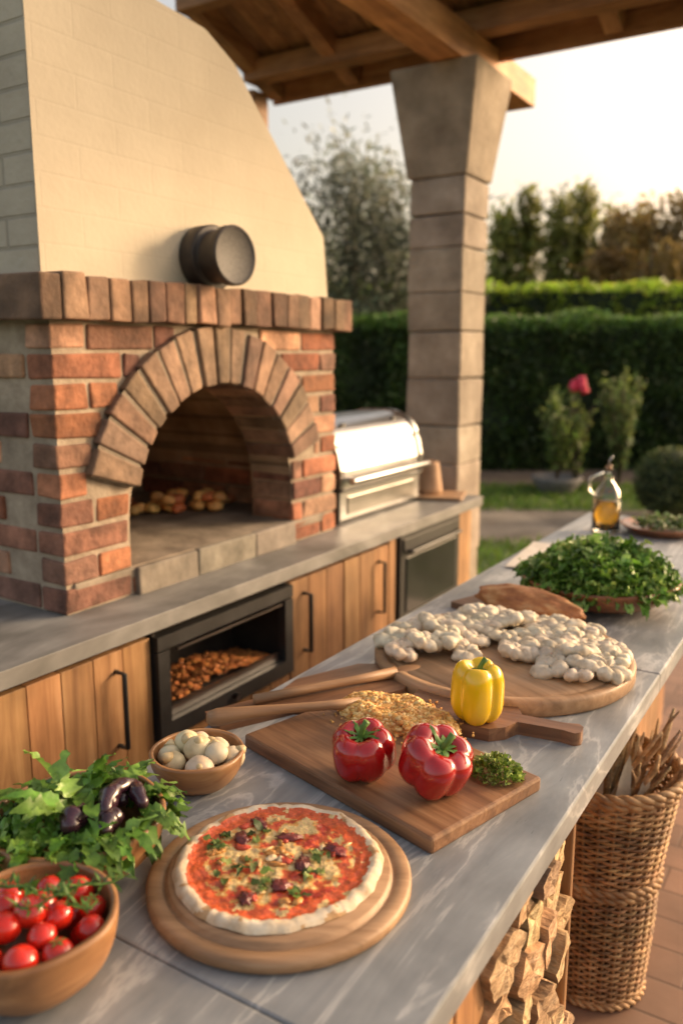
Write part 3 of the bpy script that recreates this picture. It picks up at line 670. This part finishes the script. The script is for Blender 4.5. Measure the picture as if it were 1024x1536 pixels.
# peppers
def pepper(name,loc,Rr,Hh,lob,m,rz=0,tilt=(0,0),deep=.2):
    mb=MB(); vs=[];fs=[];nj,ni=40,90
    for j in range(nj+1):
        ph=pi*j/nj
        for i in range(ni):
            a=2*pi*i/ni; lb=(abs(math.cos(lob*a/2+.3*math.sin(a)))**2+.03)**.28
            sp_=math.sin(ph)**.70
            taper=1-.16*(ph/pi)**1.5
            rr=Rr*sp_*(1-deep+deep*lb)*taper*(1+.08*noise.noise(Vector((math.cos(a)*1.3,math.sin(a)*1.3,ph+Rr*100))))
            zz=Hh/2*(abs(math.cos(ph))**.8*(1 if ph<pi/2 else -1))
            q=rr/Rr; zz-=.30*Hh*math.exp(-(q/.33)**2)*(1 if ph<pi/2 else -.6)*.75
            zz+= (.06*Hh*lb if ph<pi/2 else -.06*Hh*lb)*sp_
            vs.append((rr*math.cos(a),rr*math.sin(a),zz))
    for j in range(nj):
        for i in range(ni):
            k=(i+1)%ni; fs.append((j*ni+i,(j+1)*ni+i,(j+1)*ni+k,j*ni+k))
    mb.add(vs,fs,0,(1,1,1),True)
    zt=Hh*.30
    mb.tube([(0,0,zt-.01),(.001,0,zt+.010),(.006,.003,zt+.022),(.012,.006,zt+.030)],[.008,.0050,.0045,.006],10,1)
    for k in range(9):
        a=2*pi*k/9+R(-.25,.25); mb.leaf((0,0,zt+.006),(math.cos(a),math.sin(a),R(.2,.5)),(0,0,1),Rr*R(.4,.75),Rr*R(.05,.09),1,var((1,1,1),.3),R(.1,.5),-.2,.5)
    M3=Matrix.Rotation(rz,3,'Z')@Matrix.Rotation(tilt[0],3,'X')@Matrix.Rotation(tilt[1],3,'Y')
    mb.v=[tuple(M3@Vector(v)) for v in mb.v]
    zmin=min(v[2] for v in mb.v); 
    return mb.build(name,[m,M_green],loc=(loc[0],loc[1],loc[2]-zmin-.001))
pepper('red_pepper',(-.636,1.080,ZT+.025),.056,.080,5,M_red,.5,(.25,-.1),.2)
pepper('red_pepper',(-.516,1.097,ZT+.025),.062,.086,6,M_red,.9,(.5,.15),.18)
pepper('yellow_pepper',(-.562,1.372,ZT+.025),.053,.118,4,M_yel,.25,(.05,.03),.28)
ps=MB()
for i in range(420):
    a=R(0,6.28); r=math.sqrt(R(0,1)); x=.04*r*math.cos(a);y=.036*r*math.sin(a); hh=.030*(1-r*r)+.004
    d=(math.cos(a)*r+R(-.5,.5),math.sin(a)*r+R(-.5,.5),R(.2,1.2))
    ps.leaf((x,y,hh*R(.4,1)),d,(R(-1,1),R(-1,1),1),R(.008,.014),R(.003,.005),0,var(random.choice([(.28,.38,.07),(.19,.29,.04),(.38,.46,.13)]),.3),.3,.2,.6,0,3)
ps.build('parsley_sprig',[M_salad],loc=(-.453,1.195,ZT+.025))
# bowls
def bowl(name,loc,r,h,m,th=.008,foot=.45,rim=0):
    mb=MB(); pr=[(.001,.0),(r*foot,.0),(r*(foot+.02),.003)]
    for t in np.linspace(.12,1,12): pr.append((r*(foot+(1-foot)*math.sin(t*pi/2)),h*(1-math.cos(t*pi/2))**.9 if t<1 else h-.003))
    pr+= [(r-.002,h),(r-th,h)]
    for t in np.linspace(.95,0,12): pr.append(((r-th)*(foot*.9+(1-foot*.9)*math.sin(t*pi/2))if t>0 else .001,th+(h-th)*(1-math.cos(t*pi/2))**.9))
    mb.lathe((0,0,0),pr,72,0,wob=.04); return mb.build(name,[m],loc=loc,rz=R(0,3))
bowl('tomato_bowl',(-.738,.522,ZT),.098,.085,M_bowl)
bowl('salad_greens_bowl',(-.862,.695,ZT),.118,.085,M_bowl)
bowl('garlic_bowl',(-.877,.955,ZT),.078,.06,M_bowl,.007)
bowl('salad_bowl',(-.598,2.335,ZT),.218,.080,M_bowl2,.010,.35)
tm=MB()
P=[]
for lay,(n_,rr,zz) in enumerate(((8,.055,.045),(10,.066,.070),(5,.032,.078))):
    for i in range(n_):
        a=2*pi*i/n_+lay*.4+R(-.08,.08); P.append((rr*math.cos(a)+R(-.004,.004),rr*math.sin(a)+R(-.004,.004),zz+R(-.006,.005)))
P.append((0,0,.085))
for p in P:
    s_=R(.0150,.0195); tm.blob(p,(s_,s_,s_*.93),0,var((1,1,1),.18,.05),20,14,.03)
    if R(0,1)<.3:
        for k in range(5): a=2*pi*k/5; tm.leaf((p[0],p[1],p[2]+s_*.9),(math.cos(a),math.sin(a),.15),(0,0,1),.011,.002,1,(1,1,1),.3,0,.3,0,3)
for k in range(4):
    x,y=R(-.03,.03),R(0,.05); pts=[(x+.012*i*math.cos(k),y+.012*i*math.sin(k*2),.100+.004*math.sin(i*1.3)) for i in range(6)]; tm.tube(pts,.0016,6,1)
    for q in pts: 
        for _ in range(5): tm.leaf(q,(R(-1,1),R(-1,1),R(-.1,.8)),(0,0,1),R(.012,.022),.0018,1,var((.7,.75,.6),.3),.2,0,.3,0,3)
tm.build('cherry_tomatoes',[M_tom,M_green],loc=(-.738,.522,ZT))
gr_=MB()
gcol=[(.10,.22,.025),(.16,.31,.04),(.07,.155,.018),(.22,.37,.07)]
ax=RT*.052-H*.01
for i in range(230):
    a=R(0,6.28); r=math.sqrt(R(0,1))*.10
    x,y=r*math.cos(a),r*math.sin(a)
    if (Vector((x,y,0))-ax).length<.046: continue
    hh=.06+.045*(1-(r/.1)**2)
    d=(math.cos(a)*R(.1,1)+R(-.6,.6),math.sin(a)*R(.1,1)+R(-.6,.6),R(-.1,.7))
    gr_.leaf((x,y,hh*R(.75,1.05)),d,(R(-.4,.4),R(-.4,.4),1),R(.04,.085),R(.011,.021),0,var(random.choice(gcol),.25,.1),R(.2,.9),.25,.4,random.choice([0,2.5,3.5,4.5]),12)
for i in range(24):
    a=R(-1.4,1.2); gr_.leaf((.088*math.cos(a),.088*math.sin(a),.085),(math.cos(a),math.sin(a),.35),(0,0,1),R(.04,.075),R(.011,.018),0,var(random.choice(gcol),.25,.1),R(.6,1.3),.25,.4,3.5,12)
gr_.build('arugula_leaves',[M_salad],loc=(-.862,.695,ZT))
eg=MB()
def egp(c,ang,L,rad,bend=.008):
    pts=[];n_=12
    for i in range(n_):
        t=i/(n_-1); u=(t-.5)*L; b=bend*math.cos(pi*(t-.5)); pts.append((c[0]+u*math.cos(ang)-b*math.sin(ang),c[1]+u*math.sin(ang)+b*math.cos(ang),c[2]+.006*math.sin(pi*t)))
    eg.tube(pts,[rad*math.sin(pi*(.06+.9*i/(n_-1)))**.45*(1+.12*math.sin(i*1.7)) for i in range(n_)],18,0,var((1,1,1),.3))
ca=2.13
for f_,r_,L,rad,z_ in((0,.060,.085,.0125,.104),(-.01,.036,.07,.013,.098),(.015,.083,.06,.011,.098),(-.045,.02,.045,.017,.092),(.03,.05,.06,.012,.092),(-.04,.06,.05,.014,.086)):
    p=H*f_+RT*r_; egp((p.x,p.y,z_),ca+R(-.45,.45),L,rad,R(-.012,.012))
eg.build('baby_aubergines',[M_egg],loc=(-.862,.695,ZT))
mu=MB()
for i,(x,y) in enumerate([(0,0),(.036,.005),(-.034,.01),(.01,.037),(-.02,-.035),(.03,-.03),(-.045,-.02),(.05,.03),(-.035,.042)]):
    z0=.046+(.014 if i<3 else 0); s_=R(.019,.024); mu.blob((x,y,z0),(s_,s_,s_*.87),0,var((1.0,.97,.9),.1),24,14,.04,M=Matrix.Rotation(R(-.6,.6),3,'X'))
    d=Vector((R(-.8,.8),R(-.8,.8),.6)).normalized(); mu.tube([Vector((x,y,z0))+d*.014,Vector((x,y,z0))+d*.021,Vector((x,y,z0))+d*.026],[.012,.007,.003],10,0,(.9,.8,.6))
mu.build('garlic_bulbs',[M_garl],loc=(-.877,.955,ZT))
# dough knots
mp_=MB()
def knot(x,y,z,s_):
    nl=random.choice([3,4,5,6]); ph=R(0,6); M3=Matrix.Rotation(R(-.3,.3),3,'X')@Matrix.Rotation(R(-.3,.3),3,'Y'); vs=[];nj,ni=14,36; sd=R(0,99); asp=R(.7,1)
    for j in range(nj+1):
        p=pi*j/nj
        for i in range(ni):
            a=2*pi*i/ni; lb=abs(math.cos(nl*a/2+ph))**.6
            rr=s_*math.sin(p)**.8*(.78+.26*lb)*(1+.3*noise.noise(Vector((math.cos(a)*1.4,math.sin(a)*1.4,sd))))
            zz=s_*.40*math.cos(p)*(.6+.5*lb)-(s_*.22*math.exp(-(rr/s_/.35)**2) if p<pi/2 else 0)
            v=M3@Vector((rr*math.cos(a),rr*math.sin(a)*asp,zz+.12*s_*noise.noise(Vector((rr*110*math.cos(a),rr*110*math.sin(a),sd))))); vs.append(v+Vector((x,y,z)))
    mp_.add(vs,[(j*ni+i,(j+1)*ni+i,(j+1)*ni+(i+1)%ni,j*ni+(i+1)%ni) for j in range(nj) for i in range(ni)],0,var((1,.98,.95),.10,.03),True)
for (mx_,my_,rx,ry,n_,hz) in((-.80,1.66,.11,.13,19,.026),(-.70,1.84,.13,.095,19,.028),(-.475,1.74,.105,.12,21,.030),(-.60,1.69,.04,.05,3,.01),(-.58,1.89,.10,.05,7,.012)):
    P=[]
    for i in range(n_):
        for tr_ in range(20):
            a=R(0,6.28); r=math.sqrt(R(0,1)); x=mx_+rx*r*math.cos(a); y=my_+ry*r*math.sin(a)
            if all((x-p[0])**2+(y-p[1])**2>.038**2 for p in P): break
        if (x+.651)**2+(y-1.728)**2>.255**2: continue
        P.append((x,y)); knot(x,y,ZT+.036+.012+hz*(1-r*r)*R(.5,1),R(.032,.046))
mp_.build('dough_knots',[M_mush])
lf=MB(); lf.prism([(-.19,-.06),(-.18,.055),(.16,.06),(.19,.04),(.19,-.055),(.16,-.065)],0,.018,lambda a,b,p:(a,b,p),0)
lf.build('small_cutting_board',[M_board],loc=(-.735,2.075,ZT),rz=-.25,bevel=.004)
lo=MB(); lo.blob((0,0,.03),(.155,.055,.042),0,(1,1,1),48,24,.10,2.6); 
lo.build('bread_loaf',[M_loaf],loc=(-.71,2.065,ZT+.016),rz=-.2)
# salad
sl_=MB()
for i in range(1300):
    a=R(0,6.28); r=math.sqrt(R(0,1))*.205; x,y=r*math.cos(a),r*math.sin(a)
    hh=.055+.105*(1-(r/.215)**2)*(1+.4*noise.noise(Vector((x*14,y*14,2))))
    d=(math.cos(a)*r*4+R(-.9,.9),math.sin(a)*r*4+R(-.9,.9),R(-.2,1.0))
    sl_.leaf((x,y,hh*R(.8,1.03)),d,(R(-.6,.6),R(-.6,.6),1),R(.03,.055),R(.011,.02),0,var(random.choice([(.14,.28,.035),(.21,.38,.06),(.08,.17,.022),(.33,.47,.13)]),.3,.1),R(.1,.8),.25,.8,random.choice([0,1.5,2.5,3.5]),8)
sl_.blob((0,0,.07),(.16,.16,.05),1)
sl_.build('green_salad',[M_salad,M_core],loc=(-.598,2.335,ZT))
# oil bottle
ob=MB(); bl=(0,0,0)
ob.lathe(bl,[(.001,0),(.05,0),(.055,.006),(.055,.13),(.045,.17),(.02,.205),(.016,.24),(.019,.25)],40,0)
ob.lathe(bl,[(.019,.25),(.013,.25),(.013,.205),(.041,.168),(.051,.13),(.051,.008),(.001,.006)],40,0)
ob.lathe(bl,[(.001,.007),(.0505,.009),(.0505,.125),(.001,.1255)],40,1)
ob.tube([(0,0,.24),(0,0,.265)],.012,12,3); ob.tube([(0,0,.265),(0,0,.285),(.012,.004,.305)],[.004,.004,.003],8,2)
ob.tube([(-.05,0,.14),(-.075,0,.16),(-.07,0,.21),(-.018,0,.235)],.005,8,0)
ob.build('olive_oil_bottle',[M_glassb,M_oil,M_steel,M_spoon],loc=(-.84,3.33,ZT))
ty=MB(); ty.lathe((0,0,0),[(.001,0),(.12,0),(.16,.03),(.165,.035),(.155,.035),(.118,.010),(.001,.01)],48,0)
ty.build('wooden_platter',[M_bowl2],loc=(-.64,3.42,ZT))
hbm=MB()
for i in range(220):
    a=R(0,6.28); r=math.sqrt(R(0,1))*.11; hbm.leaf((r*math.cos(a),r*math.sin(a),.02+R(0,.03)),(R(-1,1),R(-1,1),R(0,.8)),(0,0,1),R(.03,.05),R(.006,.012),0,var((.14,.21,.06),.4,.1),.4,.2,.5)
hbm.build('fresh_herbs',[M_salad],loc=(-.64,3.42,ZT))
ck=MB(); vs=[];n_=20
for i in range(n_+1):
    for j in range(n_+1):
        x=-.14+.28*i/n_; y=-.2+.4*j/n_; vs.append((x,y,.004+.004*(noise.noise(Vector((x*12,y*9,0)))+.6)))
ck.add(vs,[(i*(n_+1)+j,(i+1)*(n_+1)+j,(i+1)*(n_+1)+j+1,i*(n_+1)+j+1) for i in range(n_) for j in range(n_)],smooth=True)
ck.build('pale_reflection_sheet',[M_cloth],loc=(-.85,2.78,ZT),rz=.1)  # pale sheet added to stand in for grazing sky reflection on the counter
# ---------------------------------------------------------------- light, world, camera
AZ=math.radians(38); EL=math.radians(16)
W=bpy.data.worlds.new('World'); S.world=W; W.use_nodes=True; nt=W.node_tree
bg=nt.nodes['Background']; sk=nt.nodes.new('ShaderNodeTexSky'); sk.sky_type='NISHITA'; sk.sun_disc=False
sk.sun_elevation=EL; sk.sun_rotation=AZ; sk.dust_density=7; sk.air_density=1; sk.ozone_density=.5
hs=nt.nodes.new('ShaderNodeHueSaturation'); hs.inputs['Saturation'].default_value=.8
gn=nt.nodes.new('ShaderNodeMix'); gn.data_type='RGBA'; gn.blend_type='MULTIPLY'; gn.inputs[0].default_value=1; gn.inputs[7].default_value=(2.80,2.42,2.06,1)
nt.links.new(sk.outputs[0],hs.inputs['Color']); nt.links.new(hs.outputs[0],gn.inputs[6]); nt.links.new(gn.outputs[2],bg.inputs[0]); bg.inputs[1].default_value=.15
sd=Vector((math.sin(AZ)*math.cos(EL),math.cos(AZ)*math.cos(EL),math.sin(EL)))
ld=bpy.data.lights.new('sun','SUN'); ld.energy=1.25; ld.angle=math.radians(5); ld.color=(1,.73,.44)
lo_=bpy.data.objects.new('sun',ld); S.collection.objects.link(lo_); lo_.rotation_euler=sd.to_track_quat('Z','Y').to_euler()
cd=bpy.data.cameras.new('camera'); co=bpy.data.objects.new('camera',cd); S.collection.objects.link(co); S.camera=co
cd.sensor_fit='VERTICAL'; cd.sensor_height=36; cd.sensor_width=24; cd.lens=29.3; cd.clip_end=2000; cd.clip_start=.02
co.location=(0,0,1.6); co.rotation_euler=(math.radians(90-10.78),0,math.radians(32.07))
cd.dof.use_dof=True; cd.dof.focus_distance=1.40; cd.dof.aperture_fstop=2.4
S.view_settings.view_transform='Standard'; S.view_settings.look='None'; S.view_settings.exposure=0
